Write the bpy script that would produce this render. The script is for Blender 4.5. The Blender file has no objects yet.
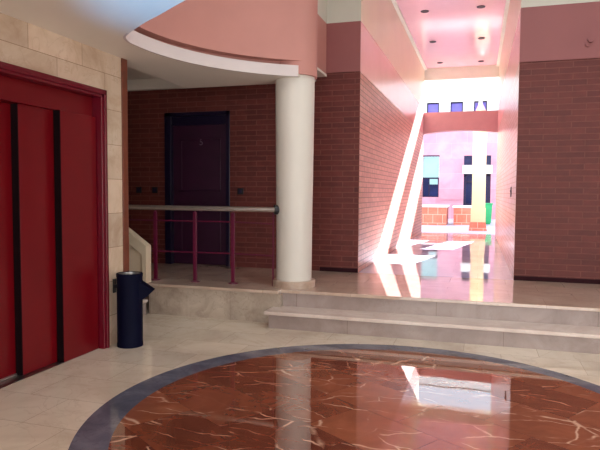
import bpy, bmesh, math, random
from math import sin, cos, pi, radians, sqrt
from mathutils import Vector, Matrix

random.seed(7)
S = bpy.context.scene
COL = S.collection

# ------------------------------------------------------------------ camera
cam = bpy.data.cameras.new('camera')
cam.sensor_width = 36.0
cam.lens = 581.4 / 600 * 36
cam.clip_start = 0.05
cam.clip_end = 300
CAM = bpy.data.objects.new('camera', cam)
COL.objects.link(CAM)
# rotation solved from the vanishing points of the photograph
yaw, pit, rol = -0.298647661, -0.0559157641, 0.00651754579
fw = Vector((sin(yaw) * cos(pit), cos(yaw) * cos(pit), sin(pit)))
r0 = Vector((cos(yaw), -sin(yaw), 0))
u0 = r0.cross(fw)
rt = r0 * cos(rol) + u0 * sin(rol)
up = u0 * cos(rol) - r0 * sin(rol)
CAM.matrix_world = Matrix(((rt.x, up.x, -fw.x, 0), (rt.y, up.y, -fw.y, 0), (rt.z, up.z, -fw.z, 1.34), (0, 0, 0, 1)))
S.camera = CAM

# ------------------------------------------------------------------ world, sun, daylight, exposure
SKY_STRENGTH = 2.7
SUN_STRENGTH = 95.0
SKYLIGHT_W = 95.0
SIDE_W = 115.0
BLUE_SPOT_W = 420.0
REAR_W = 190.0
S.view_settings.view_transform = 'Standard'
S.view_settings.look = 'None'
S.view_settings.gamma = 1.0
S.view_settings.use_curve_mapping = False
S.view_settings.exposure = 0.0

W = bpy.data.worlds.new('sky')
S.world = W
W.use_nodes = True
nt = W.node_tree
nt.nodes.clear()
wo = nt.nodes.new('ShaderNodeOutputWorld')
bg = nt.nodes.new('ShaderNodeBackground')
bg.inputs['Color'].default_value = (0.74, 0.85, 1.0, 1)
bg.inputs['Strength'].default_value = SKY_STRENGTH
nt.links.new(bg.outputs[0], wo.inputs[0])


def lamp(name, kind, loc, direction, energy, color, **kw):
    d = bpy.data.lights.new(name, kind)
    d.energy = energy
    d.color = color
    for k, v in kw.items():
        setattr(d, k, v)
    o = bpy.data.objects.new(name, d)
    COL.objects.link(o)
    o.location = loc
    o.rotation_euler = Vector(direction).to_track_quat('-Z', 'Y').to_euler()
    return o


lamp('sun', 'SUN', (3, 24, 14), (-0.19, -1.0, -0.547), SUN_STRENGTH, (1.0, 0.98, 0.98), angle=radians(0.6))
lamp('skylight_daylight', 'AREA', (1.0, 3.6, 5.12), (0, 0, -1), SKYLIGHT_W, (0.92, 0.95, 1.0), shape='RECTANGLE', size=3.6, size_y=2.8)
lamp('entrance_daylight', 'AREA', (0.4, -3.85, 1.35), (0, 1, 0), REAR_W, (0.98, 0.98, 1.0), shape='RECTANGLE', size=4.6, size_y=2.3)
lamp('added_side_fill', 'AREA', (3.2, 2.6, 1.0), (-1, 0.35, 0.4), SIDE_W, (0.98, 0.98, 1.0), shape='RECTANGLE', size=3.0, size_y=1.4)  # unseen fill lamp added on the right to lift soffit and column
lamp('added_blue_spot', 'SPOT', (-1.05, 1.7, 0.06), (-0.80, 1.62, 2.44), BLUE_SPOT_W, (0.1, 0.48, 1.0), spot_size=radians(27), spot_blend=1.0, shadow_soft_size=0.05)  # unseen spot added to tint the ceiling edge blue, no fixture there


# ------------------------------------------------------------------ material helpers
def new_mat(name):
    m = bpy.data.materials.new(name)
    m.use_nodes = True
    t = m.node_tree
    b = t.nodes['Principled BSDF']
    return m, t, b


def N(t, kind, **kw):
    n = t.nodes.new(kind)
    for k, v in kw.items():
        if k in n.inputs:
            n.inputs[k].default_value = v
        else:
            setattr(n, k, v)
    return n


def s2l(c):
    return tuple(((v / 255) / 12.92 if v / 255 <= 0.04045 else ((v / 255 + 0.055) / 1.055) ** 2.4) for v in c) + (1,)


def ramp(t, fac, stops):
    r = t.nodes.new('ShaderNodeValToRGB')
    e = r.color_ramp.elements
    while len(e) < len(stops):
        e.new(0.5)
    for i, (p, c) in enumerate(stops):
        e[i].position = p
        e[i].color = c
    t.links.new(fac, r.inputs[0])
    return r.outputs[0]


def mix(t, fac, a, b, mode='MIX'):
    n = t.nodes.new('ShaderNodeMix')
    n.data_type = 'RGBA'
    n.blend_type = mode
    for sock, v in ((n.inputs[0], fac), (n.inputs[6], a), (n.inputs[7], b)):
        if hasattr(v, 'node'):
            t.links.new(v, sock)
        else:
            sock.default_value = v
    return n.outputs[2]


def coord(t, axis=None):
    """world-aligned object coordinates; axis='x'/'y' turns a wall's run and height into the texture plane"""
    tc = t.nodes.new('ShaderNodeTexCoord')
    if axis is None:
        return tc.outputs['Object']
    sp = t.nodes.new('ShaderNodeSeparateXYZ')
    cb = t.nodes.new('ShaderNodeCombineXYZ')
    t.links.new(tc.outputs['Object'], sp.inputs[0])
    t.links.new(sp.outputs[0 if axis == 'x' else 1], cb.inputs[0])
    t.links.new(sp.outputs[2], cb.inputs[1])
    return cb.outputs[0]


def shift(t, vec, loc):
    mp = N(t, 'ShaderNodeMapping')
    mp.inputs['Location'].default_value = loc
    t.links.new(vec, mp.inputs[0])
    return mp.outputs[0]


def bump(t, b, height, strength=0.3, dist=0.004):
    bp = N(t, 'ShaderNodeBump', Strength=strength, Distance=dist)
    t.links.new(height, bp.inputs['Height'])
    t.links.new(bp.outputs[0], b.inputs['Normal'])


def plain(name, col, rough=0.5, metal=0.0, var=0.12, scale=6.0, spec=0.5, bumpy=0.0, coat=0.0):
    m, t, b = new_mat(name)
    v = coord(t)
    n = N(t, 'ShaderNodeTexNoise', Scale=scale, Detail=5.0, Roughness=0.6)
    t.links.new(v, n.inputs['Vector'])
    c = s2l(col)
    lo = tuple(x * (1 - var) for x in c[:3]) + (1,)
    hi = tuple(min(1, x * (1 + var)) for x in c[:3]) + (1,)
    t.links.new(ramp(t, n.outputs['Fac'], [(0.3, lo), (0.7, hi)]), b.inputs['Base Color'])
    b.inputs['Roughness'].default_value = rough
    b.inputs['Metallic'].default_value = metal
    b.inputs['Specular IOR Level'].default_value = spec
    b.inputs['Coat Weight'].default_value = coat
    b.inputs['Coat Roughness'].default_value = 0.05
    if bumpy:
        n2 = N(t, 'ShaderNodeTexNoise', Scale=scale * 14, Detail=3.0)
        t.links.new(v, n2.inputs['Vector'])
        bump(t, b, n2.outputs['Fac'], bumpy, 0.002)
    return m


def brick(name, axis, c1, c2, mortar, rough=0.55, z0=0.34, bw=0.29, rh=0.067, spec=0.4, bmp=0.5):
    m, t, b = new_mat(name)
    v = shift(t, coord(t, axis), (0.05, -z0, 0))
    k = N(t, 'ShaderNodeTexBrick', Scale=1.0)
    k.inputs['Color1'].default_value = s2l(c1)
    k.inputs['Color2'].default_value = s2l(c2)
    k.inputs['Mortar'].default_value = s2l(mortar)
    k.inputs['Mortar Size'].default_value = 0.006
    k.inputs['Mortar Smooth'].default_value = 0.3
    k.inputs['Brick Width'].default_value = bw
    k.inputs['Row Height'].default_value = rh
    t.links.new(v, k.inputs['Vector'])
    n = N(t, 'ShaderNodeTexNoise', Scale=9.0, Detail=6.0, Roughness=0.7)
    t.links.new(v, n.inputs['Vector'])
    tone = ramp(t, n.outputs['Fac'], [(0.3, (0.78, 0.76, 0.76, 1)), (0.7, (1.12, 1.1, 1.1, 1))])
    t.links.new(mix(t, 1.0, k.outputs['Color'], tone, 'MULTIPLY'), b.inputs['Base Color'])
    b.inputs['Roughness'].default_value = rough
    b.inputs['Specular IOR Level'].default_value = spec
    inv = N(t, 'ShaderNodeMath', operation='SUBTRACT')
    inv.inputs[0].default_value = 1.0
    t.links.new(k.outputs['Fac'], inv.inputs[1])
    bump(t, b, inv.outputs[0], bmp, 0.006)
    return m


def marble(name, base, dark, light, axis=None, tile=None, off=(0, 0, 0), joint=(110, 95, 82), jw=0.002, rough=0.12, spec=0.5,
           vein=0.35, scale=2.0, tile_var=0.12, wav=0.0, ior=1.5):
    """polished stone: soft clouds, thin veins, and (when tile is given) slab joints with each slab slightly its own tone"""
    m, t, b = new_mat(name)
    v = coord(t, axis)
    v3 = coord(t)
    n = N(t, 'ShaderNodeTexNoise', Scale=scale, Detail=8.0, Roughness=0.62, Distortion=0.6)
    t.links.new(v3, n.inputs['Vector'])
    c = ramp(t, n.outputs['Fac'], [(0.28, s2l(dark)), (0.5, s2l(base)), (0.75, s2l(light))])
    w = N(t, 'ShaderNodeTexNoise', Scale=scale * 1.3, Detail=6.0, Roughness=0.55, Distortion=1.4)
    t.links.new(v3, w.inputs['Vector'])
    vf = ramp(t, w.outputs['Fac'], [(0.485, (0, 0, 0, 1)), (0.5, (vein,) * 3 + (1,)), (0.515, (0, 0, 0, 1))])
    c = mix(t, vf, c, s2l(dark))
    if tile:
        k = N(t, 'ShaderNodeTexBrick', Scale=1.0)
        lo, hi = 1 - tile_var, 1 + tile_var * 0.5
        k.inputs['Color1'].default_value = (lo, lo, lo, 1)
        k.inputs['Color2'].default_value = (hi, hi, hi, 1)
        k.inputs['Mortar'].default_value = (1, 1, 1, 1)
        k.inputs['Mortar Size'].default_value = jw
        k.inputs['Mortar Smooth'].default_value = 0.1
        k.inputs['Brick Width'].default_value = tile[0]
        k.inputs['Row Height'].default_value = tile[1]
        t.links.new(shift(t, v, off), k.inputs['Vector'])
        c = mix(t, 1.0, c, k.outputs['Color'], 'MULTIPLY')
        c = mix(t, k.outputs['Fac'], c, s2l(joint))
    t.links.new(c, b.inputs['Base Color'])
    b.inputs['Roughness'].default_value = rough
    b.inputs['Specular IOR Level'].default_value = spec
    b.inputs['IOR'].default_value = ior
    if wav:
        wn = N(t, 'ShaderNodeTexNoise', Scale=2.2, Detail=2.0)
        t.links.new(v3, wn.inputs['Vector'])
        bump(t, b, wn.outputs['Fac'], wav, 0.01)
    return m


def red_marble(name):
    m, t, b = new_mat(name)
    v = coord(t)
    mp = N(t, 'ShaderNodeMapping')
    mp.inputs['Location'].default_value = (0.057, -0.06, 0)
    mp.inputs['Rotation'].default_value = (0, 0, radians(33))
    t.links.new(v, mp.inputs[0])
    k = N(t, 'ShaderNodeTexBrick', Scale=1.0)
    k.inputs['Color1'].default_value = (0, 0, 0, 1)
    k.inputs['Color2'].default_value = (1, 1, 1, 1)
    k.inputs['Mortar'].default_value = (0.5, 0.5, 0.5, 1)
    k.inputs['Mortar Size'].default_value = 0.0012
    k.inputs['Brick Width'].default_value = 0.61
    k.inputs['Row Height'].default_value = 0.42
    t.links.new(mp.outputs[0], k.inputs['Vector'])
    # each slab looks up its own patch of stone
    jog = N(t, 'ShaderNodeVectorMath', operation='MULTIPLY_ADD')
    t.links.new(k.outputs['Color'], jog.inputs[0])
    jog.inputs[1].default_value = (3.7, 5.1, 2.3)
    t.links.new(v, jog.inputs[2])
    n = N(t, 'ShaderNodeTexNoise', Scale=3.2, Detail=9.0, Roughness=0.68, Distortion=0.8)
    t.links.new(jog.outputs[0], n.inputs['Vector'])
    c = ramp(t, n.outputs['Fac'], [(0.25, s2l((72, 34, 24))), (0.45, s2l((112, 58, 40))), (0.6, s2l((142, 78, 54))), (0.8, s2l((166, 104, 78)))])
    c = mix(t, 0.5, c, mix(t, k.outputs['Color'], s2l((96, 46, 36)), s2l((164, 98, 70))))
    # short pale veins: long thin cells laid at two angles, their edges kept only here and there
    wn = N(t, 'ShaderNodeTexNoise', Scale=2.2, Detail=4.0, Roughness=0.55)
    t.links.new(jog.outputs[0], wn.inputs['Vector'])
    wadd = N(t, 'ShaderNodeVectorMath', operation='MULTIPLY_ADD')
    t.links.new(wn.outputs['Color'], wadd.inputs[0])
    wadd.inputs[1].default_value = (0.22, 0.22, 0.0)
    t.links.new(jog.outputs[0], wadd.inputs[2])
    for ang, sx, sy, th, seed in ((20, 1.6, 4.2, 0.009, 9), (-38, 1.5, 4.0, 0.006, 3)):
        m2 = N(t, 'ShaderNodeMapping')
        m2.inputs['Rotation'].default_value = (0, 0, radians(ang))
        m2.inputs['Scale'].default_value = (sx, sy, 1)
        t.links.new(wadd.outputs[0], m2.inputs[0])
        vo = N(t, 'ShaderNodeTexVoronoi', feature='DISTANCE_TO_EDGE', Scale=1.0)
        t.links.new(m2.outputs[0], vo.inputs['Vector'])
        line = ramp(t, vo.outputs['Distance'], [(0.0, (1, 1, 1, 1)), (th, (0.55, 0.55, 0.55, 1)), (th * 2.2, (0, 0, 0, 1))])
        kn = N(t, 'ShaderNodeTexNoise', Scale=4.5, Detail=3.0)
        t.links.new(shift(t, jog.outputs[0], (seed, 4, 2)), kn.inputs['Vector'])
        keep = ramp(t, kn.outputs['Fac'], [(0.48, (0.04, 0.04, 0.04, 1)), (0.6, (1, 1, 1, 1))])
        c = mix(t, mix(t, 1.0, line, keep, 'MULTIPLY'), c, s2l((222, 180, 154)))
    c = mix(t, k.outputs['Fac'], c, s2l((78, 32, 24)))
    t.links.new(c, b.inputs['Base Color'])
    b.inputs['Roughness'].default_value = 0.02
    b.inputs['IOR'].default_value = 2.1
    wv = N(t, 'ShaderNodeTexNoise', Scale=3.0, Detail=2.0)
    t.links.new(v, wv.inputs['Vector'])
    bump(t, b, wv.outputs['Fac'], 0.03, 0.01)
    return m


def metal(name, col, rough):
    return plain(name, col, rough=rough, metal=1.0, var=0.05, scale=20)


M = {}
M['floor'] = marble('cream_floor_marble', (222, 206, 186), (200, 180, 160), (234, 221, 204), tile=(0.6, 0.4), off=(0.1, 0.12, 0), joint=(166, 144, 128), jw=0.0015, rough=0.05, vein=0.5, scale=1.6, tile_var=0.1, wav=0.04, ior=1.6)
M['landing'] = marble('landing_marble', (200, 174, 156), (178, 150, 132), (216, 194, 178), tile=(0.6, 0.4), off=(0.3, 0.05, 0), joint=(166, 140, 124), jw=0.0015, rough=0.035, vein=0.4, scale=1.4, tile_var=0.08, wav=0.05, ior=1.9)
M['passage_floor'] = marble('passage_marble_glare', (210, 208, 226), (194, 190, 210), (224, 222, 238), tile=(0.6, 0.4), off=(0.3, 0.05, 0), joint=(186, 176, 184), jw=0.0015, rough=0.02, vein=0.3, scale=1.4, tile_var=0.06, wav=0.05, ior=2.0)  # landing marble made paler; the floor's cool reflections are put into the colour
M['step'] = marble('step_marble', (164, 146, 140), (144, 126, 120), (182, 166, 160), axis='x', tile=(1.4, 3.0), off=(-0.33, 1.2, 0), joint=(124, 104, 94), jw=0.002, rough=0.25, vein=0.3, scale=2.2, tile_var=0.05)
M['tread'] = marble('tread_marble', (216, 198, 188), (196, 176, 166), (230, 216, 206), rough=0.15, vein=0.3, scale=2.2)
M['low_wall'] = marble('low_wall_marble', (184, 166, 150), (156, 136, 122), (206, 190, 174), axis='x', tile=(0.95, 3.0), off=(0.1, 1.2, 0), joint=(140, 118, 102), jw=0.002, rough=0.3, vein=0.7, scale=4.5)
M['wall_marble'] = marble('elevator_wall_marble', (214, 188, 164), (192, 162, 136), (228, 206, 186), axis='y', tile=(0.578, 0.2955), off=(0.09, -0.263, 0), joint=(140, 108, 84), jw=0.002, rough=0.18, vein=0.5, scale=2.4, tile_var=0.14)
M['border'] = marble('blue_grey_border_marble', (98, 98, 112), (78, 78, 92), (128, 128, 140), rough=0.07, vein=0.5, scale=4.0)
M['red_marble'] = red_marble('red_veined_marble')
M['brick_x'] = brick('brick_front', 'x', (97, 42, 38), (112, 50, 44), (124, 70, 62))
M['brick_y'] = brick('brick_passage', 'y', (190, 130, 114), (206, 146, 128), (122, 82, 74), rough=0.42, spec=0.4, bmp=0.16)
M['brick_right'] = brick('brick_passage_sheen', 'y', (214, 184, 178), (222, 196, 190), (190, 158, 152), rough=0.25, spec=0.7, bmp=0.08)  # paler copy of the passage brick, grazing sheen put into its colour
M['pink'] = plain('pink_plaster', (194, 134, 124), rough=0.6, var=0.05, scale=1.6, bumpy=0.15)
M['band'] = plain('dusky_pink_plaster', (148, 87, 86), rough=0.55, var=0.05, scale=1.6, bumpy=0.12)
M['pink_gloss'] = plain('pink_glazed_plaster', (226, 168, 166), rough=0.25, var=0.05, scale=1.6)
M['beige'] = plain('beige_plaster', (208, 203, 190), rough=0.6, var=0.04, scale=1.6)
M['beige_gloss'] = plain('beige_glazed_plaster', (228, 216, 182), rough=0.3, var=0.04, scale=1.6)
M['ceiling'] = plain('cream_ceiling_paint', (236, 226, 214), rough=0.42, var=0.03, scale=1.2)
M['rim'] = plain('white_rim_paint', (214, 200, 198), rough=0.5, var=0.03, scale=1.2)
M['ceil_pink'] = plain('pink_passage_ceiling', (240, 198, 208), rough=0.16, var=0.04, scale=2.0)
M['white'] = plain('white_paint', (226, 234, 218), rough=0.5, var=0.03)
M['column'] = plain('cream_column_paint', (222, 214, 204), rough=0.42, var=0.03, scale=2)
M['plinth'] = marble('plinth_stone', (186, 160, 142), (162, 136, 120), (204, 182, 164), rough=0.3, scale=6)
M['red'] = plain('glossy_red_lacquer', (106, 4, 15), rough=0.32, var=0.1, scale=1.5, spec=0.35)
M['red_frame'] = plain('crimson_frame_lacquer', (102, 7, 28), rough=0.25, var=0.06)
M['magenta'] = plain('dark_magenta_lacquer', (96, 12, 48), rough=0.32, var=0.08)
M['wood'] = plain('brown_varnished_wood', (112, 58, 40), rough=0.35, var=0.2, scale=12)
M['door'] = plain('dark_plum_varnish', (54, 8, 44), rough=0.5, var=0.15, scale=5)
M['door_frame'] = plain('dark_navy_varnish', (24, 14, 44), rough=0.3, var=0.1)
M['chrome'] = metal('brushed_chrome', (236, 234, 232), 0.34)
M['silver'] = metal('silver_metal', (150, 146, 146), 0.35)
M['navy'] = plain('navy_enamel', (7, 8, 32), rough=0.6, var=0.1, spec=0.08)
M['black'] = plain('black_plastic', (22, 20, 26), rough=0.4, var=0.1)
M['gap_shade'] = plain('dark_gap_shade', (20, 6, 10), rough=0.8, spec=0.1)  # near-black colour standing in for the shade between elevator panels
M['cream_panel'] = plain('cream_stone_panel', (222, 202, 176), rough=0.4, var=0.05, scale=3)
M['skirting'] = plain('dark_brown_skirting', (50, 22, 28), rough=0.8, spec=0.1)
M['arch'] = plain('terracotta_beam_plaster', (190, 146, 148), rough=0.55, var=0.04, bumpy=0.1)
M['facade'] = marble('pink_facade_stone', (218, 156, 170), (206, 138, 154), (230, 176, 188), axis='x', tile=(1.2, 0.6), joint=(214, 172, 180), jw=0.006, rough=0.6, vein=0.3, scale=0.8)
M['facade_white'] = plain('white_facade_render', (240, 236, 226), rough=0.7, var=0.03)
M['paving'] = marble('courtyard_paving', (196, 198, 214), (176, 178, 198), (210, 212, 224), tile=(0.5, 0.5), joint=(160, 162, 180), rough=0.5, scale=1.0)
M['yellow'] = plain('pale_yellow_stone', (236, 216, 168), rough=0.5, var=0.06, scale=3)
M['terracotta'] = marble('terracotta_tile', (218, 124, 98), (204, 106, 82), (230, 144, 116), axis='x', tile=(0.3, 0.27), off=(0, -0.34, 0), joint=(236, 190, 170), jw=0.008, rough=0.4, scale=3)
M['coping'] = plain('pale_stone_coping', (236, 232, 226), rough=0.6, var=0.04)
M['green'] = plain('green_plastic', (20, 168, 104), rough=0.4)
M['shutter'] = plain('pale_green_shutter', (160, 202, 196), rough=0.6, var=0.04)
M['violet_glass'] = plain('violet_window_glass', (112, 100, 190), rough=0.1, var=0.1, scale=2)
M['dark_glass'] = plain('dark_blue_glass', (24, 40, 84), rough=0.3, var=0.35, scale=3, spec=0.15)
M['frame_dark'] = plain('dark_window_frame', (48, 42, 66), rough=0.5, spec=0.15)
M['soil'] = plain('dark_soil', (70, 52, 40), rough=0.9, var=0.3, scale=20)


# ------------------------------------------------------------------ geometry helpers
class B:
    """collects shapes given in world coordinates into one mesh object"""

    def __init__(self):
        self.bm = bmesh.new()
        self.smooth = False

    def box(self, x0, x1, y0, y1, z0, z1):
        g = bmesh.ops.create_cube(self.bm, size=1)
        for v in g['verts']:
            v.co = Vector((x0 + (v.co.x + .5) * (x1 - x0), y0 + (v.co.y + .5) * (y1 - y0), z0 + (v.co.z + .5) * (z1 - z0)))
        return self

    def prism(self, poly, lo, hi, plane='xy'):
        """poly extruded; plane 'xy' -> along z, 'xz' -> along y, 'yz' -> along x"""
        def P(a, b, c):
            return (a, b, c) if plane == 'xy' else ((a, c, b) if plane == 'xz' else (c, a, b))
        n = len(poly)
        va = [self.bm.verts.new(P(a, b, lo)) for a, b in poly]
        vb = [self.bm.verts.new(P(a, b, hi)) for a, b in poly]
        self.bm.faces.new(va)
        self.bm.faces.new(list(reversed(vb)))
        for i in range(n):
            j = (i + 1) % n
            self.bm.faces.new((va[j], va[i], vb[i], vb[j]))
        return self

    def tube(self, pts, r, seg=16, caps=True, r_end=None):
        pts = [Vector(p) for p in pts]
        rings = []
        for i, p in enumerate(pts):
            d = (pts[min(i + 1, len(pts) - 1)] - pts[max(i - 1, 0)]).normalized()
            a = d.orthogonal().normalized() if i == 0 else (rings[-1][1] - d * rings[-1][1].dot(d)).normalized()
            bb = d.cross(a)
            rr = r if r_end is None else r + (r_end - r) * i / (len(pts) - 1)
            rings.append(([self.bm.verts.new(p + a * rr * cos(2 * pi * k / seg) + bb * rr * sin(2 * pi * k / seg)) for k in range(seg)], a))
        for (r0_, _), (r1_, _) in zip(rings, rings[1:]):
            for k in range(seg):
                f = self.bm.faces.new((r0_[k], r0_[(k + 1) % seg], r1_[(k + 1) % seg], r1_[k]))
                f.smooth = True
        if caps:
            self.bm.faces.new(list(reversed(rings[0][0])))
            self.bm.faces.new(rings[-1][0])
        return self

    def lathe(self, prof, cx, cy, seg=48, a0=0, a1=2 * pi):
        full = abs(a1 - a0 - 2 * pi) < 1e-6
        n = seg if full else seg + 1
        rings = []
        for r, z in prof:
            if r < 1e-6:
                rings.append([self.bm.verts.new((cx, cy, z))])
            else:
                rings.append([self.bm.verts.new((cx + r * cos(a0 + (a1 - a0) * k / seg), cy + r * sin(a0 + (a1 - a0) * k / seg), z)) for k in range(n)])
        for A, C_ in zip(rings, rings[1:]):
            for k in range(n if full else n - 1):
                j = (k + 1) % n
                q = []
                for v in (A[k % len(A)], A[j % len(A)], C_[j % len(C_)], C_[k % len(C_)]):
                    if v not in q:
                        q.append(v)
                if len(q) > 2:
                    f = self.bm.faces.new(q)
                    f.smooth = True
        return self

    def build(self, name, mat, parent=None, bevel=0.0, label=None, cat=None, group=None, kind=None, auto=True):
        bmesh.ops.recalc_face_normals(self.bm, faces=self.bm.faces)
        if parent is not None:
            inv = parent_world(parent).inverted()
            bmesh.ops.transform(self.bm, matrix=inv, verts=self.bm.verts)
        me = bpy.data.meshes.new(name)
        self.bm.to_mesh(me)
        self.bm.free()
        me.materials.append(M[mat] if isinstance(mat, str) else mat)
        o = bpy.data.objects.new(name, me)
        COL.objects.link(o)
        o.parent = parent
        if bevel:
            bv = o.modifiers.new('bevel', 'BEVEL')
            bv.width = bevel
            bv.segments = 2
            bv.limit_method = 'ANGLE'
        if any(p.use_smooth for p in me.polygons):
            me.set_sharp_from_angle(angle=radians(40))
        tag(o, label, cat, group, kind)
        return o


def parent_world(o):
    m = Matrix.Translation(o.location) if o.type == 'EMPTY' else Matrix.Identity(4)
    return parent_world(o.parent) @ m if o.parent else m


def tag(o, label=None, cat=None, group=None, kind=None):
    for k, v in (('label', label), ('category', cat), ('group', group), ('kind', kind)):
        if v:
            o[k] = v
    return o


def thing(name, loc, label, cat, group=None, kind=None):
    o = bpy.data.objects.new(name, None)
    COL.objects.link(o)
    o.location = loc
    o.empty_display_size = 0.1
    return tag(o, label, cat, group, kind)


def struct(b, name, mat, label, cat=None, bevel=0.0, parent=None):
    return b.build(name, mat, parent, bevel=bevel, label=label, cat=cat or name.split('_')[0], kind='structure')


def copy_thing(root, loc, label=None, group=None):
    r = root.copy()
    COL.objects.link(r)
    r.location = loc
    if label:
        r['label'] = label
    if group:
        r['group'] = group
    for ch in list(root.children):
        c = ch.copy()
        COL.objects.link(c)
        c.parent = r
        for g in list(ch.children):
            d = g.copy()
            COL.objects.link(d)
            d.parent = c
    return r


# ------------------------------------------------------------------ dimensions
LZ = 0.34                     # landing height
WX = -3.034                   # elevator wall
YB = 7.15                     # brick front
HC = 5.2                      # hall ceiling
XR = 3.3                      # right side of the hall
YR = -4.0                     # rear of the hall
CZ = 2.508                    # low ceiling
PL, PLF, PR, PRF = -1.435, -1.385, 0.40, 0.385    # passage walls, near and far
YE = 15.0                     # far end of the passage
PC = 4.45                     # passage ceiling
XM = -1.868                   # mezzanine side wall
ZB, ZP = 2.835, 3.442          # top of brick, top of pink band
ZG = 0.335                    # courtyard ground

# ------------------------------------------------------------------ floor, inlay, landing, steps
CX, CY, RI, RO = -0.475, 3.352, 1.571, 1.738
struct(B().box(-6.2, XR, YR, YB, -0.2, 0.0), 'floor', 'floor', 'cream polished marble floor around the round red inlay', 'floor')
b = B()
b.lathe([(0, 0.0008), (RO, 0.0008), (RO, -0.01)], -0.515, 3.352, 128)
struct(b, 'floor_border', 'border', 'blue-grey marble ring around the red floor inlay', 'floor border')
b = B()
b.lathe([(0, 0.0016), (RI, 0.0016), (RI, -0.01)], CX, CY, 128)
struct(b, 'floor_medallion', 'red_marble', 'round inlay of polished red marble with white veins', 'floor inlay')

# landing: a slab whose front edge carries a projecting nosing
b = B()
b.prism([(-6.2, 5.53), (-1.93, 5.53), (-1.93, 5.613), (XR, 5.613), (XR, YB + 0.0), (-6.2, YB + 0.0)], LZ - 0.032, LZ)
struct(b, 'floor_landing', 'landing', 'raised tan marble landing and passage floor behind the steps', 'landing', bevel=0.004)
struct(B().prism([(PL, YB + 0.002), (PR, YB + 0.002), (PRF, YE), (PLF, YE)], LZ - 0.02, LZ + 0.0008), 'floor_passage', 'passage_floor', 'polished passage floor with cool reflections put into its colour, sunlit near the far end', 'floor')
struct(B().box(-3.44, -1.915, 5.562, 5.7, 0, LZ - 0.032), 'wall_landing', 'low_wall', 'low marble wall below the railing', 'wall')
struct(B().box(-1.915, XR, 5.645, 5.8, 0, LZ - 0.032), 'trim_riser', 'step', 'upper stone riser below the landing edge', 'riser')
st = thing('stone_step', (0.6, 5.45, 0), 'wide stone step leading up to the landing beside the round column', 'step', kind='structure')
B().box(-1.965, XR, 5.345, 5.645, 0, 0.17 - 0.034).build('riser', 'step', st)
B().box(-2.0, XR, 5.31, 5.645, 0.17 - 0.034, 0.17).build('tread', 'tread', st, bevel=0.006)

# stairs climbing to the left behind the elevator wall
st = thing('staircase', (-3.6, 5.15, 0), 'stone stairs rising behind the waste bin and the elevator wall', 'stairs', kind='structure')
for k in range(7):
    x1 = -3.44 - 0.28 * k
    B().box(x1 - 0.28, x1, 4.82, 5.5, 0, 0.17 * (k + 1) - 0.03).build('riser', 'step', st)
    B().box(x1 - 0.28, x1 + 0.025, 4.82, 5.5, 0.17 * (k + 1) - 0.03, 0.17 * (k + 1)).build('tread', 'tread', st, bevel=0.004)
pa = thing('stair_parapet', (-4.2, 5.57, LZ), 'sloping cream stone parapet with a coping, left of the railing', 'parapet', kind='structure')
sl = 0.69
B().prism([(-3.50, LZ), (-3.50, 0.65), (-6.0, 0.65 + sl * 2.5), (-6.0, LZ)], 5.535, 5.60, 'xz').build('panel', 'cream_panel', pa)
b = B()
b.prism([(-3.445, LZ), (-3.445, 0.75), (-6.0, 0.75 + sl * 2.555), (-6.0, 0.65 + sl * 2.5), (-3.50, 0.65), (-3.50, LZ)], 5.515, 5.62, 'xz')
b.build('coping', 'cream_panel', pa, bevel=0.004)

# ------------------------------------------------------------------ walls
EY0, EY1, EZ = 1.6, 4.245, 2.186        # elevator surround (outer)
b = B()
b.box(WX - 0.3, WX, EY1 - 0.03, 4.48, 0, CZ)
b.box(WX - 0.3, WX, EY0 + 0.03, EY1 - 0.03, EZ - 0.03, CZ)
b.box(WX - 0.3, WX, YR, EY0 + 0.03, 0, CZ)
struct(b, 'wall_left', 'wall_marble', 'beige marble tiled wall around the red elevator door', 'wall')
struct(B().box(WX - 0.3, WX + 0.012, 4.48, 4.56, 0, CZ), 'trim_wood', 'wood', 'brown wooden strip ending the elevator wall', 'trim', bevel=0.003)
struct(B().box(-6.2, WX - 0.3, 4.4, 4.56, 0, 2.9), 'wall_stair', 'beige', 'wall beside the stairs behind the elevator', 'wall')
struct(B().box(WX - 1.6, WX - 0.45, 1.2, 4.4, 0, 2.6), 'wall_shaft', 'black', 'dark elevator shaft behind the red door', 'wall')

DX0, DX1, DZ = -4.155, -3.182, 2.415    # apartment door opening
b = B()
b.box(-6.2, DX0, YB, YB + 0.3, LZ - 0.4, 2.9)
b.box(DX0, DX1, YB, YB + 0.3, DZ, 2.9)
b.box(DX1, -1.93, YB, YB + 0.3, LZ - 0.4, 2.9)
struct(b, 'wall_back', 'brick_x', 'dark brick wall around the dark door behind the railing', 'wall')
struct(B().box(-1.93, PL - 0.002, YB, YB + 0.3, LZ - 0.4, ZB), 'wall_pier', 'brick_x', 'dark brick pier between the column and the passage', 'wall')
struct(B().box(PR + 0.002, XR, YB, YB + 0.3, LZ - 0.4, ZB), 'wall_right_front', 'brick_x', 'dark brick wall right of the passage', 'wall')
b = B()
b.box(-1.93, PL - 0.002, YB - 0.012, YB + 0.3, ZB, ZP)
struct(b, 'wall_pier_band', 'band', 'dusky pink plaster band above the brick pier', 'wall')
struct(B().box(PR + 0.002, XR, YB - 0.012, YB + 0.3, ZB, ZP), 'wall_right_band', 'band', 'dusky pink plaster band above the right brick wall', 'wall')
b = B()
b.box(-1.93, PL - 0.002, YB, YB + 0.3, ZP, HC)
b.box(PR + 0.002, XR, YB, YB + 0.3, ZP, HC)
b.box(PL, PR, YB, YB + 0.3, PC + 0.1, HC)
struct(b, 'wall_upper', 'beige', 'beige upper hall wall above the pink bands', 'wall')
b = B()
b.box(-1.93, PL - 0.002, YB - 0.016, YB, LZ, LZ + 0.05)
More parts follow.
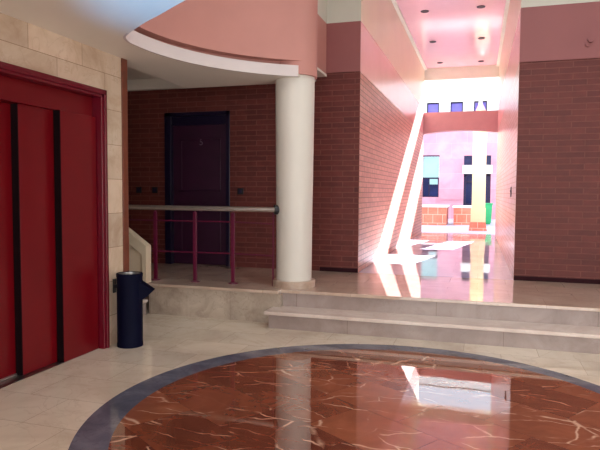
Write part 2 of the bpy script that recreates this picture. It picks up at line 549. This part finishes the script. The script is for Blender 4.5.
b.box(PR + 0.002, XR, YB - 0.016, YB, LZ, LZ + 0.05)
struct(b, 'baseboard_front', 'skirting', 'thin dark skirting along the foot of the brick front', 'baseboard')

# passage walls (slightly tapering in plan), each of brick, pink band and beige band
def slab(y0, y1, xa, xb, out, z0, z1):
    def X(y):
        return xa + (xb - xa) * (y - YB) / (YE - YB)
    bb = B()
    bb.prism([(X(y0), y0), (X(y1), y1), (X(y1) + out, y1), (X(y0) + out, y0)], z0, z1)
    return bb


for side, xa, xb, out in (('left', PL, PLF, -0.3), ('right', PR, PRF, 0.3)):
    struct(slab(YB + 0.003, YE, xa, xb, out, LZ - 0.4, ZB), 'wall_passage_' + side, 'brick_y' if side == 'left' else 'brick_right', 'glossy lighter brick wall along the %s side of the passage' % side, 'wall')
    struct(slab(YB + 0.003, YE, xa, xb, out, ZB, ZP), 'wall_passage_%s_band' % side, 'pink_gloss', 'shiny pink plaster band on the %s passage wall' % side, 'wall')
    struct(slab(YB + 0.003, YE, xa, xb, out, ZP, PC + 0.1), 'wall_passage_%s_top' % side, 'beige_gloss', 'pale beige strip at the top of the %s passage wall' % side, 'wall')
    sgn = 1 if side == 'left' else -1
    struct(slab(YB + 0.003, YE, xa, xb, sgn * 0.06, PC - 0.035, PC), 'trim_passage_' + side, 'white', 'white cornice strip along the %s edge of the passage ceiling' % side, 'trim')
struct(B().prism([(PL - 0.25, YB), (PR + 0.25, YB), (PRF + 0.25, YE + 0.25), (PLF - 0.25, YE + 0.25)], PC, PC + 0.1), 'ceiling_passage', 'ceil_pink', 'shiny pink ceiling of the passage with small lights', 'ceiling')
struct(B().box(PLF - 0.3, PRF + 0.3, YE, YE + 0.25, 4.16, PC), 'trim_lintel', 'white', 'pale lintel at the far end of the passage ceiling', 'lintel')

# arched beam across the far end of the passage
b = B()
n = 24
x0, x1 = PLF - 0.02, PRF + 0.02
poly = [(x0, 3.36), (x0, 2.825)] + [(x0 + (x1 - x0) * i / n, 2.825 + 0.075 * (1 - (2 * i / n - 1) ** 2)) for i in range(1, n)] + [(x1, 2.825), (x1, 3.36)]
b.prism(poly, YE - 0.02, YE + 0.24, 'xz')
struct(b, 'arched_beam', 'arch', 'terracotta beam with a shallow arch spanning the passage end', 'beam')

# rest of the hall shell
struct(B().box(XR, XR + 0.2, YR, YB + 0.3, 0, HC), 'wall_right', 'beige', 'right side wall of the hall', 'wall')
struct(B().box(-6.4, -6.2, 4.4, YB + 0.3, 0, 2.9), 'wall_stair_end', 'beige', 'end wall above the stairs', 'wall')
b = B()
b.box(WX - 0.3, -2.1, YR - 0.2, YR, 0, HC)
b.box(2.9, XR, YR - 0.2, YR, 0, HC)
b.box(-2.1, 2.9, YR - 0.2, YR, 2.6, HC)
struct(b, 'wall_rear', 'beige', 'rear wall of the hall around the entrance glazing', 'wall')
w = thing('window_1', (0.4, YR, 0), 'glazed entrance screen in the rear wall', 'window', kind='structure')
b = B()
for x in (-2.1, -0.88, 0.38, 1.62, 2.84):
    b.box(x, x + 0.06, YR - 0.1, YR - 0.04, 0, 2.6)
b.box(-2.1, 2.9, YR - 0.1, YR - 0.04, 2.54, 2.6)
b.build('window_frame', 'frame_dark', w)
B().box(-2.1, 2.9, YR - 0.08, YR - 0.07, 0, 2.6).build('pane', 'shutter', w)
w = thing('added_side_window', (XR, 2.6, 1.0), 'unseen low window added behind the side fill lamp', 'window', kind='structure')  # unseen window added to go with the side fill lamp, wall stays solid
B().box(XR - 0.012, XR - 0.004, 1.1, 4.1, 0.3, 1.7).build('pane', 'shutter', w)
B().box(XR - 0.03, XR, 1.04, 1.1, 0.24, 1.76).box(XR - 0.03, XR, 4.1, 4.16, 0.24, 1.76).box(XR - 0.03, XR, 1.1, 4.1, 0.24, 0.3).box(XR - 0.03, XR, 1.1, 4.1, 1.7, 1.76).build('window_frame', 'frame_dark', w)
w = thing('added_skylight_pane', (1.0, 3.6, HC), 'unseen pane added above the skylight lamp', 'window', kind='structure')  # unseen pane added to go with the skylight lamp
B().box(-0.8, 2.8, 2.2, 5.0, HC - 0.02, HC - 0.01).build('pane', 'shutter', w)
struct(B().box(-6.4, XR + 0.2, YR - 0.2, YB + 0.3, HC, HC + 0.1), 'ceiling', 'ceiling', 'high cream ceiling above the hall', 'ceiling')

# ------------------------------------------------------------------ low ceiling with the curved opening, rim and pink parapet
OC = Vector((-0.957, 4.174))
OR = 1.70
NC = Vector((-1.88, 5.90))         # column centre


def catmull(pts, n=10):
    out = []
    P_ = [pts[0]] + pts + [pts[-1]]
    for i in range(1, len(P_) - 2):
        a, b_, c, d = [Vector(q) for q in P_[i - 1:i + 3]]
        for k in range(n):
            t_ = k / n
            out.append(0.5 * ((2 * b_) + (-a + c) * t_ + (2 * a - 5 * b_ + 4 * c - d) * t_ ** 2 + (-a + 3 * b_ - 3 * c + d) * t_ ** 3))
    out.append(Vector(pts[-1]))
    return out


# far side: an arc from the column back to the tight turn on the left; near side: a slow sweep to the right
a_end = math.atan2(5.72 - OC.y, -1.70 - OC.x)
arc = []
a_s = math.atan2(5.669 - OC.y, -1.777 - OC.x)
a_t = math.atan2(4.03 - OC.y, -2.650 - OC.x) % (2 * pi)
for i in range(41):
    a = a_s + (a_t - a_s) * i / 40
    arc.append(Vector((OC.x + OR * cos(a), OC.y + OR * sin(a))))
near = catmull([tuple(arc[-1]), (-2.595, 3.895), (-2.44, 3.755), (-2.24, 3.598), (-2.05, 3.47), (-1.738, 3.251), (-1.25, 2.95), (-0.5, 2.68), (0.6, 2.52), (1.9, 2.5), (XR, 2.6)], 8)
edge = arc + near[1:]

b = B()
# slab outline: opening edge, then round the elevator side
YS = 5.95
poly = [(p.x, p.y) for p in edge] + [(XR, YR), (WX - 0.3, YR), (WX - 0.3, 4.56), (-3.17, 4.56), (-3.17, YS), (-1.95, YS), (-1.777, 5.85)]
bm = b.bm
H_RIM = 0.11
va = [bm.verts.new((x, y, CZ)) for x, y in poly]
vb = [bm.verts.new((x, y, CZ + H_RIM)) for x, y in poly]
for i in range(len(poly)):
    j = (i + 1) % len(poly)
    bm.faces.new((va[i], va[j], vb[j], vb[i]))
e1 = [bm.edges.get((va[i], va[(i + 1) % len(va)])) for i in range(len(va))]
bmesh.ops.triangle_fill(bm, edges=e1, use_beauty=True)
e2 = [bm.edges.get((vb[i], vb[(i + 1) % len(vb)])) for i in range(len(vb))]
bmesh.ops.triangle_fill(bm, edges=e2, use_beauty=True)
struct(b, 'ceiling_low', 'ceiling', 'low cream ceiling over the elevator with a curved cut-out', 'ceiling')

# the pale fascia ring on the far edge of the cut-out
def ribbon(path, z0, z1, t_out, bb=None):
    bb = bb or B()
    rows = []
    for i, p in enumerate(path):
        d = (path[min(i + 1, len(path) - 1)] - path[max(i - 1, 0)]).normalized()
        nrm = Vector((d.y, -d.x))           # away from the opening
        q = p + nrm * t_out
        rows.append([bb.bm.verts.new((p.x, p.y, z0)), bb.bm.verts.new((p.x, p.y, z1)), bb.bm.verts.new((q.x, q.y, z1)), bb.bm.verts.new((q.x, q.y, z0))])
    for A, C_ in zip(rows, rows[1:]):
        for k in range(4):
            f = bb.bm.faces.new((A[k], A[(k + 1) % 4], C_[(k + 1) % 4], C_[k]))
            f.smooth = True
    bb.bm.faces.new(rows[0])
    bb.bm.faces.new(list(reversed(rows[-1])))
    return bb


def offs(path, d_):
    out = []
    for i, p in enumerate(path):
        d = (path[min(i + 1, len(path) - 1)] - path[max(i - 1, 0)]).normalized()
        out.append(p + Vector((d.y, -d.x)) * d_)
    return out


rimpath = arc + near[1:14]
struct(ribbon(offs(rimpath, -0.002), CZ - 0.001, CZ + H_RIM, 0.02), 'trim_rim', 'rim', 'pale curved rim below the pink drum wall', 'trim')
struct(ribbon(offs(rimpath, 0.11), CZ + H_RIM, CZ + H_RIM + 0.06, 0.05), 'trim_shadow_gap', 'pink', 'recessed pink joint between the rim and the drum wall', 'trim')
# pink drum wall: arc, then the rounded nose over the column, then back to the pier
nose_r = 0.235
ND = Vector((NC.x, 5.885))
ang0 = math.atan2((arc[0] - NC).y, (arc[0] - NC).x)
drum = list(reversed(near[1:14])) + list(reversed(arc))
nose = [Vector((ND.x + nose_r * cos(a), ND.y + nose_r * sin(a))) for a in [radians(-62 + (62 + 75) * i / 18) for i in range(19)]]
path = drum + nose + [Vector((-1.80, 6.22)), Vector((-1.90, 6.42)), Vector((-1.93, 6.6)), Vector((-1.93, YB))]


def ribbon2(path, z0, z1, t_):
    return ribbon(list(reversed(path)), z0, z1, t_)


ZD = CZ + H_RIM + 0.05
struct(ribbon2(drum + nose[1:], ZD, HC, 0.12), 'wall_drum', 'pink', 'curved pink drum wall above the pale rim and column', 'wall')
b = B()
b.lathe([(0, CZ + 0.03), (nose_r, CZ + 0.03), (nose_r, ZD + 0.01), (0, ZD + 0.01)], ND.x, ND.y, 48)
struct(b, 'trim_nose', 'pink', 'pink drum nose resting on the column head', 'trim')
b = B()
b.prism([(XM, 6.0), (XM, YB), (-2.15, YB), (-2.15, 6.0)], 2.82, ZP)
struct(b, 'wall_mezzanine', 'pink', 'pink side wall running back from the column to the pier', 'wall')
struct(B().box(-2.15, XM, 6.0, YB, ZP, HC), 'wall_mezzanine_top', 'beige', 'beige wall above the pink side wall', 'wall')
struct(B().box(-2.15, XM + 0.005, 6.0, YB, 2.79, 2.82), 'trim_mezzanine', 'ceiling', 'pale edge under the pink side wall', 'trim')
struct(B().box(-6.2, -1.9, 5.93, YB, 2.88, 2.95).box(-6.2, -3.1, 4.56, 5.93, 2.88, 2.95), 'ceiling_landing', 'ceiling', 'cream ceiling above the landing and the dark door', 'ceiling')
b = B()
b.box(-3.19, -3.17, 4.56, YS, CZ, 2.9)
b.box(-3.19, -1.95, YS, YS + 0.02, CZ + 0.0, 2.9)
struct(b, 'trim_soffit', 'ceiling', 'upstand at the back edge of the low ceiling', 'trim')
struct(B().box(-6.2, -2.0, YB - 0.07, YB, 2.735, 2.88), 'trim_cornice', 'ceiling', 'cream cornice along the top of the dark brick wall', 'trim', bevel=0.006)

# ------------------------------------------------------------------ column
c = thing('round_column', (NC.x, NC.y, LZ), 'round cream column on the landing at the end of the railing', 'column')
b = B()
b.lathe([(0.188, LZ + 0.07), (0.19, 0.9), (0.198, 1.6), (0.205, 2.3), (0.207, CZ + 0.03), (0, CZ + 0.03)], NC.x, NC.y, 64)
b.build('shaft', 'column', c)
b = B()
b.lathe([(0, LZ), (0.228, LZ), (0.228, LZ + 0.066), (0.222, LZ + 0.072), (0, LZ + 0.072)], NC.x, NC.y, 64)
b.build('plinth', 'plinth', c)

# ------------------------------------------------------------------ elevator door
e = thing('elevator_door', (WX, 3.0, 0), 'large dark red three-panel elevator door in a moulded crimson frame', 'elevator door')
b = B()
IY, IZ = 4.172, 2.118
for k, (o0, x) in enumerate(((0.0, 0.022), (0.022, 0.034), (0.045, 0.02))):
    ya, yb = EY1 - o0, EY0 + o0
    z = EZ - o0
    wd = 0.0735 - o0 if k == 2 else 0.024
    b.box(WX - 0.1, WX + x, ya - wd, ya, 0, z)
    b.box(WX - 0.1, WX + x, yb, yb + wd, 0, z)
    b.box(WX - 0.1, WX + x, yb, ya, z - (EZ - IZ - o0 if k == 2 else 0.024), z)
b.build('frame', 'red_frame', e, bevel=0.004)
b = B()
b.box(-3.26, -3.034, IY, EY1 - 0.03, 0, IZ)
b.box(-3.26, -3.034, EY0 + 0.03, EY0 + 0.073, 0, IZ)
b.box(-3.26, -3.134, EY0 + 0.07, IY, IZ - 0.001, EZ - 0.03)
b.build('jamb', 'red_frame', e)
B().box(-3.2, -3.105, EY0 + 0.073, IY, 1.957, IZ).build('header', 'red', e, bevel=0.003)
B().box(-3.115, -3.068, 3.735, 4.165, 0.003, 1.955).build('panel', 'red', e, bevel=0.003)
B().box(-3.175, -3.130, 3.375, 3.80, 0.003, 1.955).build('panel', 'red', e, bevel=0.003)
B().box(-3.235, -3.190, EY0 + 0.08, 3.45, 0.003, 1.955).build('panel', 'red', e, bevel=0.003)
B().box(-3.128, -3.0685, 3.728, 3.734, 0.003, 1.955).build('shade_strip', 'gap_shade', e)  # dark strip laid over the panel's return face as painted shade
B().box(-3.19, -3.1305, 3.368, 3.374, 0.003, 1.955).build('shade_strip', 'gap_shade', e)  # same painted shade on the next panel's return
b = B()
b.box(-3.26, -3.07, EY0 + 0.08, 4.165, 0.0, 0.002)
b.build('sill', 'silver', e)
b = B()
b.box(-3.186, -3.172, EY0 + 0.08, 3.36, 0.004, 0.018)
o = b.build('door_track', 'chrome', e)
o['label'] = 'bright metal door track'

# ------------------------------------------------------------------ apartment door
d = thing('door_1', (-3.668, YB, LZ), 'dark plum door in a deep navy frame on the landing', 'door', kind='structure')
b = B()
b.box(DX0, DX0 + 0.095, YB - 0.015, YB + 0.12, LZ, DZ)
b.box(DX1 - 0.055, DX1, YB - 0.015, YB + 0.12, LZ, DZ)
b.box(DX0, DX1, YB - 0.015, YB + 0.12, DZ - 0.05, DZ)
b.box(DX0 + 0.09, DX1 - 0.05, YB + 0.03, YB + 0.12, DZ - 0.17, DZ - 0.05)
b.build('door_frame', 'door_frame', d, bevel=0.004)
leaf = B().box(DX0 + 0.09, DX1 - 0.05, YB + 0.06, YB + 0.1, LZ + 0.006, DZ - 0.165).build('door_leaf', 'door', d)
b = B()
for z0, z1 in ((LZ + 0.15, LZ + 0.85), (LZ + 1.0, LZ + 1.72)):
    x0, x1, y = DX0 + 0.2, DX1 - 0.16, YB + 0.06
    for q in ((x0, x1, z0, z0 + 0.03), (x0, x1, z1 - 0.03, z1), (x0, x0 + 0.03, z0, z1), (x1 - 0.03, x1, z0, z1)):
        b.box(q[0], q[1], y - 0.01, y + 0.001, q[2], q[3])
b.build('moulding', 'door', leaf, bevel=0.004)
b = B()
b.tube([(-3.62, YB + 0.06, 1.10), (-3.62, YB + 0.02, 1.10)], 0.012)
b.tube([(-3.62, YB + 0.03, 1.10), (-3.62, YB + 0.005, 1.10), (-3.62, YB - 0.01, 1.10)], 0.028, 24, r_end=0.022)
o = b.build('door_knob', 'silver', leaf)
cu = bpy.data.curves.new('door_number', 'FONT')
cu.body = '5'
cu.size = 0.115
cu.extrude = 0.004
cu.align_x = 'CENTER'
num = bpy.data.objects.new('door_number', cu)
cu.materials.append(plain('dull_pewter', (120, 96, 116), rough=0.5))
COL.objects.link(num)
num.parent = leaf
num.location = (-3.63 + 3.668, 0.054, 2.02 - LZ - 0.045)
num.rotation_euler = (radians(90), 0, 0)

struct(B().box(DX0 - 0.1, DX1 + 0.1, YB, YB + 0.4, LZ - 0.1, LZ - 0.001), 'trim_threshold', 'landing', 'stone threshold under the dark door', 'threshold')
struct(B().box(DX0 - 0.3, DX1 + 0.3, YB + 0.3, YB + 0.4, LZ - 0.2, DZ + 0.2), 'wall_behind_door', 'black', 'black box added behind the plum door to stop light leaks', 'wall')  # unseen box added behind the door to keep sky light from leaking in
# light switches
def switch(x, z, label, y=YB):
    s = thing('light_switch', (x, y, z), label, 'switch', 'light switches on the dark brick wall')
    B().box(x - 0.042, x + 0.042, y - 0.01, y, z - 0.042, z + 0.042).build('plate', 'black', s, bevel=0.003)
    B().box(x - 0.02, x + 0.022, y - 0.016, y - 0.009, z - 0.022, z + 0.022).build('rocker', 'frame_dark', s, bevel=0.002)


switch(-4.57, 1.36, 'black light switch left of the dark door, nearer the stairs')
switch(-4.315, 1.36, 'black light switch left of the dark door, nearer its frame')
switch(-3.03, 1.35, 'black light switch right of the dark door')

# ------------------------------------------------------------------ railing
RY = 5.80
r = thing('railing', (-2.9, RY, LZ), 'dark magenta metal railing with a chrome handrail in front of the door', 'railing')
hr = B().tube([(-3.86, RY, 1.16), (-2.045, RY - 0.03, 1.157)], 0.026, 24).build('handrail', 'chrome', r)
hr['label'] = 'polished chrome handrail'
b = B()
b.tube([(-2.062, RY - 0.034, 1.157), (-2.02, RY - 0.01, 1.157)], 0.052, 24)
b.build('wall_flange', 'black', r)
for x, y in ((-3.487, 5.78), (-3.002, 5.80), (-2.556, 5.825)):
    p = B().box(x - 0.02, x + 0.02, y - 0.012, y + 0.012, LZ, 1.115).build('post', 'magenta', r, bevel=0.003)
    b = B()
    b.lathe([(0, LZ), (0.05, LZ), (0.05, LZ + 0.008), (0.022, LZ + 0.014), (0, LZ + 0.014)], x, y, 24)
    b.build('base_plate', 'magenta', p)
    b = B().tube([(x, y, 1.11), (x, y + 0.01, 1.14)], 0.008, 12)
    b.build('saddle', 'magenta', p)
B().box(-2.092, -2.076, 5.80, 5.815, LZ, 1.14).build('post', 'magenta', r)
for z, dz in ((1.015, -0.012), (0.669, -0.006)):
    B().tube([(-3.86, 5.76, z), (-3.487, 5.78, z), (-3.002, 5.80, z), (-2.556, 5.825, z), (-2.085, 5.81, z + dz)], 0.008, 12).build('rod', 'magenta', r)

# ------------------------------------------------------------------ waste bin
bx, by, br, bh = -2.878, 4.345, 0.108, 0.635
w = thing('waste_bin', (bx, by, 0), 'navy blue cylindrical waste bin with ashtray top beside the elevator', 'waste bin')
b = B()
b.lathe([(0, 0.0), (br + 0.002, 0.0), (br + 0.002, 0.03), (br, 0.034), (br, bh - 0.03), (0, bh - 0.03)], bx, by, 48)
b.build('body', 'navy', w)
b = B()
b.lathe([(br - 0.002, bh - 0.03), (br + 0.003, bh - 0.03), (br + 0.004, bh - 0.005), (br, bh), (br - 0.01, bh), (br - 0.012, bh - 0.02)], bx, by, 48)
o = b.build('rim', 'navy', w)
b = B()
b.lathe([(br - 0.011, bh - 0.004), (br - 0.016, bh - 0.004), (br - 0.018, bh - 0.024), (0.03, bh - 0.028), (0, bh - 0.028)], bx, by, 48)
b.build('ashtray', 'silver', w)
bpy.data.objects['ashtray']['label'] = 'silver ashtray'
# sloping mouth of the bin: a hopper sticking out to the right, open at its end
dirv = Vector((0.93, 0.37, 0)).normalized()
tv = Vector((-dirv.y, dirv.x, 0))
cen = Vector((bx, by, 0))
b = B()
def hp(u, s, z):
    q = cen + dirv * u + tv * s
    return b.bm.verts.new((q.x, q.y, z))
ws = 0.062
L = [hp(br - 0.02, -ws, 0.57), hp(br - 0.02, ws, 0.57), hp(br + 0.10, ws, 0.485), hp(br + 0.10, -ws, 0.485),
     hp(br - 0.02, -ws, 0.39), hp(br - 0.02, ws, 0.39), hp(br + 0.045, ws, 0.435), hp(br + 0.045, -ws, 0.435)]
for f in ((0, 1, 2, 3), (0, 3, 7, 4), (1, 5, 6, 2), (4, 7, 6, 5), (2, 6, 7, 3)):
    b.bm.faces.new([L[k] for k in f])
b.build('spout', 'navy', w, bevel=0.003)
b = B()
b.box(WX, bx - br + 0.03, by - 0.012, by + 0.012, 0.50, 0.53)
b.box(WX, WX + 0.008, by - 0.02, by + 0.02, 0.455, 0.575)
b.build('bracket', 'black', w)

# ------------------------------------------------------------------ passage downlights, plates
lights = [(-0.965, 10.30, 'first'), (-0.985, 12.38, 'second'), (-0.97, 14.39, 'third'), (-0.045, 10.31, ''), (-0.033, 12.37, ''), (-0.036, 14.48, '')]
names = ['downlight nearest the hall in the left row on the pink ceiling', 'middle downlight of the left row on the pink ceiling',
         'downlight nearest the lintel in the left row on the pink ceiling', 'downlight nearest the hall in the right row on the pink ceiling',
         'middle downlight of the right row on the pink ceiling', 'downlight nearest the lintel in the right row on the pink ceiling']
dl = None
for (x, y, _), nm in zip(lights, names):
    lab = 'small dark recessed ' + nm
    if dl is None:
        dl = thing('downlight', (x, y, PC), lab, 'ceiling light', 'recessed downlights in the passage ceiling')
        b = B()
        b.lathe([(0.06, PC), (0.07, PC - 0.004), (0.066, PC - 0.012), (0.054, PC - 0.01), (0.054, PC)], x, y, 32)
        b.build('ring', 'frame_dark', dl)
        b = B()
        b.lathe([(0, PC - 0.004), (0.054, PC - 0.004)], x, y, 32)
        b.build('lens', 'black', dl)
    else:
        copy_thing(dl, (x, y, PC), lab)
s = thing('call_plate', (PR, 8.1, 1.36), 'small dark plate on the right passage wall', 'wall plate')
B().box(PR - 0.014, PR + 0.002, 8.07, 8.13, 1.30, 1.43).build('plate', 'black', s, bevel=0.003)
B().box(PR - 0.02, PR - 0.013, 8.085, 8.115, 1.36, 1.39).build('button', 'frame_dark', s)
s = thing('wall_sensor', (1.105, YB - 0.012, 3.0), 'small pink sensor on the pink band above the right brick wall', 'sensor')
b = B()
b.tube([(1.125, YB - 0.012, 3.03), (1.125, YB - 0.05, 3.03)], 0.028, 20)
b.build('head', 'band', s)
B().box(1.08, 1.11, YB - 0.035, YB - 0.012, 2.96, 3.0).build('bracket', 'band', s, bevel=0.003)

# ------------------------------------------------------------------ courtyard
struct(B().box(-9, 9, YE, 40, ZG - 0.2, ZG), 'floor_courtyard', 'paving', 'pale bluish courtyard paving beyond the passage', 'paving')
FY = 24.0
fb = thing('building', (-0.5, FY, ZG), 'pink and white building across the courtyard with violet windows', 'building')
holes = [(-2.21, -1.57, 1.19, 2.84), (-0.61, 0.41, ZG, 2.12), (-0.615, -0.305, 2.465, 2.84), (0.095, 0.405, 2.46, 2.84), (0.72, 1.25, 1.2, 2.2)]


def wall_with_holes(x0, x1, z0, z1, y0, y1, hs):
    bb = B()
    xs = sorted({x0, x1} | {v for h in hs for v in h[:2]})
    zs = sorted({z0, z1} | {v for h in hs for v in h[2:]})
    for i in range(len(xs) - 1):
        run = None
        for j in range(len(zs) - 1):
            cx_, cz_ = (xs[i] + xs[i + 1]) / 2, (zs[j] + zs[j + 1]) / 2
            solid = not any(h[0] < cx_ < h[1] and h[2] < cz_ < h[3] for h in hs)
            if solid:
                run = run if run is not None else zs[j]
                if j == len(zs) - 2:
                    bb.box(xs[i], xs[i + 1], y0, y1, run, zs[j + 1])
            elif run is not None:
                bb.box(xs[i], xs[i + 1], y0, y1, run, zs[j])
                run = None
    return bb


wall_with_holes(-6, 6, ZG, 3.9, FY, FY + 0.3, holes).build('lower_wall', 'facade', fb)
up_w = [(-2.095, -1.615, 4.45, 4.96), (-1.18, -0.695, 4.45, 4.96), (-0.288, 0.207, 4.45, 4.96)]
wall_with_holes(-6, 6, 3.9, 6.55, FY - 0.02, FY + 0.3, up_w).build('upper_wall', 'facade_white', fb)
B().box(-6, 6, FY - 0.02, FY + 5, 6.5, 6.6).build('roof', 'facade_white', fb)
B().box(-0.66, 0.46, FY - 0.04, FY + 0.02, 2.12, 2.46).build('door_lintel', 'facade_white', fb)
B().box(-1.58, -0.64, FY - 0.05, FY, 1.10, 1.15).build('ledge', 'facade', fb)
for x0, x1, z0, z1 in up_w:
    f = B().box(x0, x1, FY + 0.1, FY + 0.12, z0, z1).build('window', 'violet_glass', fb)
    b = B()
    b.box(x0, x0 + 0.04, FY + 0.05, FY + 0.1, z0, z1)
    b.box(x1 - 0.04, x1, FY + 0.05, FY + 0.1, z0, z1)
    b.box(x0, x1, FY + 0.05, FY + 0.1, z1 - 0.05, z1)
    b.build('window_frame', 'frame_dark', f)
    if x0 > -0.5:
        B().box((x0 + x1) / 2 - 0.07, (x0 + x1) / 2 + 0.07, FY - 0.01, FY + 0.1, z0, z1).build('mullion', 'facade_white', f)
# ground-floor window with a rolled-down pale shutter
f = B().box(-2.21, -1.57, FY + 0.14, FY + 0.16, 1.19, 1.95).build('window', 'dark_glass', fb)
b = B()
for x in (-2.21, -1.98, -1.61):
    b.box(x, x + 0.04, FY + 0.08, FY + 0.14, 1.19, 1.95)
b.box(-2.21, -1.57, FY + 0.08, FY + 0.14, 1.93, 1.98)
b.box(-2.21, -1.57, FY + 0.08, FY + 0.14, 1.19, 1.23)
b.build('window_frame', 'frame_dark', f)
b = B()
b.box(-2.21, -1.58, FY + 0.05, FY + 0.08, 1.98, 2.80)
b.box(-1.98, -1.62, FY + 0.09, FY + 0.13, 1.70, 1.92)
o = b.build('roller_shutter', 'shutter', f)
B().box(-2.25, -1.56, FY - 0.04, FY + 0.06, 2.81, 2.86).build('window_head', 'frame_dark', f)
# small square windows and the arched glass door
for x0, x1 in ((-0.615, -0.305), (0.095, 0.405)):
    B().box(x0, x1, FY + 0.1, FY + 0.12, 2.46, 2.84).build('window', 'dark_glass', fb)
dd = B().box(-0.61, 0.41, FY + 0.2, FY + 0.22, ZG, 2.12).build('glass_door', 'dark_glass', fb)
b = B()
for x in (-0.61, -0.14, 0.37):
    b.box(x, x + 0.07 if x > -0.2 and x < 0 else x + 0.05, FY + 0.1, FY + 0.2, ZG, 2.12)
b.box(-0.61, 0.41, FY + 0.1, FY + 0.2, 1.78, 1.83)
b.box(-0.61, 0.41, FY + 0.1, FY + 0.2, 0.86, 0.94)
b.box(0.27, 0.41, FY + 0.02, FY + 0.2, ZG, 2.12)
b.box(-0.61, -0.52, FY + 0.02, FY + 0.2, ZG, 2.12)
b.prism([(-0.61, 2.12), (-0.61, 2.0), (-0.35, 2.07), (-0.1, 2.09), (0.15, 2.07), (0.41, 2.0), (0.41, 2.12)], FY + 0.02, FY + 0.2, 'xz')
b.build('door_frame', 'frame_dark', dd)
B().box(0.72, 1.25, FY + 0.1, FY + 0.12, 1.2, 2.2).build('window', 'shutter', fb)

# pale yellow stone column just outside the passage
ccx, ccy = -0.03, 16.6
c = thing('courtyard_column', (ccx, ccy, ZG), 'tall pale yellow square column just beyond the arched beam', 'column')
B().box(ccx - 0.165, ccx + 0.185, ccy - 0.17, ccy + 0.17, 0.95, 3.5).build('shaft', 'yellow', c, bevel=0.008)
b = B()
B().box(ccx - 0.185, ccx + 0.2, ccy - 0.19, ccy + 0.19, 0.56, 0.95).build('dado', 'yellow', c, bevel=0.006)
b = B()
b.prism([(ccx - 0.235, ZG), (ccx + 0.245, ZG), (ccx + 0.205, 0.57), (ccx - 0.195, 0.57)], ccy - 0.22, ccy + 0.22, 'xz')
o = b.build('base', 'terracotta', c)
b2 = B()
b2.prism([(ccx - 0.15, 3.5), (ccx + 0.17, 3.5), (ccx + 0.09, 3.68), (ccx + 0.04, 3.76), (ccx - 0.02, 3.76), (ccx - 0.07, 3.68)], ccy - 0.14, ccy + 0.14, 'xz')
b2.build('cap', 'pink', c, bevel=0.01)
o['label'] = 'terracotta base'

# two terracotta planters
def planter(x0, x1, y0, y1, z1, label):
    p = thing('planter', ((x0 + x1) / 2, (y0 + y1) / 2, ZG), label, 'planter', 'terracotta planters in the courtyard')
    b = B()
    b.box(x0, x1, y0, y0 + 0.15, ZG, z1)
    b.box(x0, x1, y1 - 0.15, y1, ZG, z1)
    b.box(x0, x0 + 0.15, y0 + 0.15, y1 - 0.15, ZG, z1)
    b.box(x1 - 0.15, x1, y0 + 0.15, y1 - 0.15, ZG, z1)
    b.build('box', 'terracotta', p)
    b = B()
    e_ = 0.04
    b.box(x0 - e_, x1 + e_, y0 - e_, y0 + 0.2, z1, z1 + 0.06)
    b.box(x0 - e_, x1 + e_, y1 - 0.2, y1 + e_, z1, z1 + 0.06)
    b.box(x0 - e_, x0 + 0.2, y0 + 0.2, y1 - 0.2, z1, z1 + 0.06)
    b.box(x1 - 0.2, x1 + e_, y0 + 0.2, y1 - 0.2, z1, z1 + 0.06)
    b.build('coping', 'coping', p, bevel=0.008)
    B().box(x0 + 0.15, x1 - 0.15, y0 + 0.15, y1 - 0.15, ZG, z1 - 0.05).build('soil', 'soil', p)


planter(-3.6, -0.98, 18.75, 20.0, 0.90, 'terracotta planter with pale coping, cut by the left passage wall')
planter(-0.78, 0.03, 19.3, 20.5, 0.88, 'terracotta planter with pale coping beside the yellow column')
# green litter bin
g = thing('litter_bin', (0.265, 20.2, ZG), 'green plastic litter bin right of the yellow column', 'litter bin')
b = B()
b.prism([(0.16, ZG + 0.05), (0.38, ZG + 0.05), (0.41, 0.98), (0.12, 0.98)], 20.05, 20.4, 'xz')
b.build('body', 'green', g, bevel=0.01)
B().box(0.10, 0.43, 20.02, 20.43, 0.98, 1.03).build('lid', 'green', g, bevel=0.01)
B().box(0.18, 0.36, 20.1, 20.35, ZG, ZG + 0.05).build('foot', 'green', g)
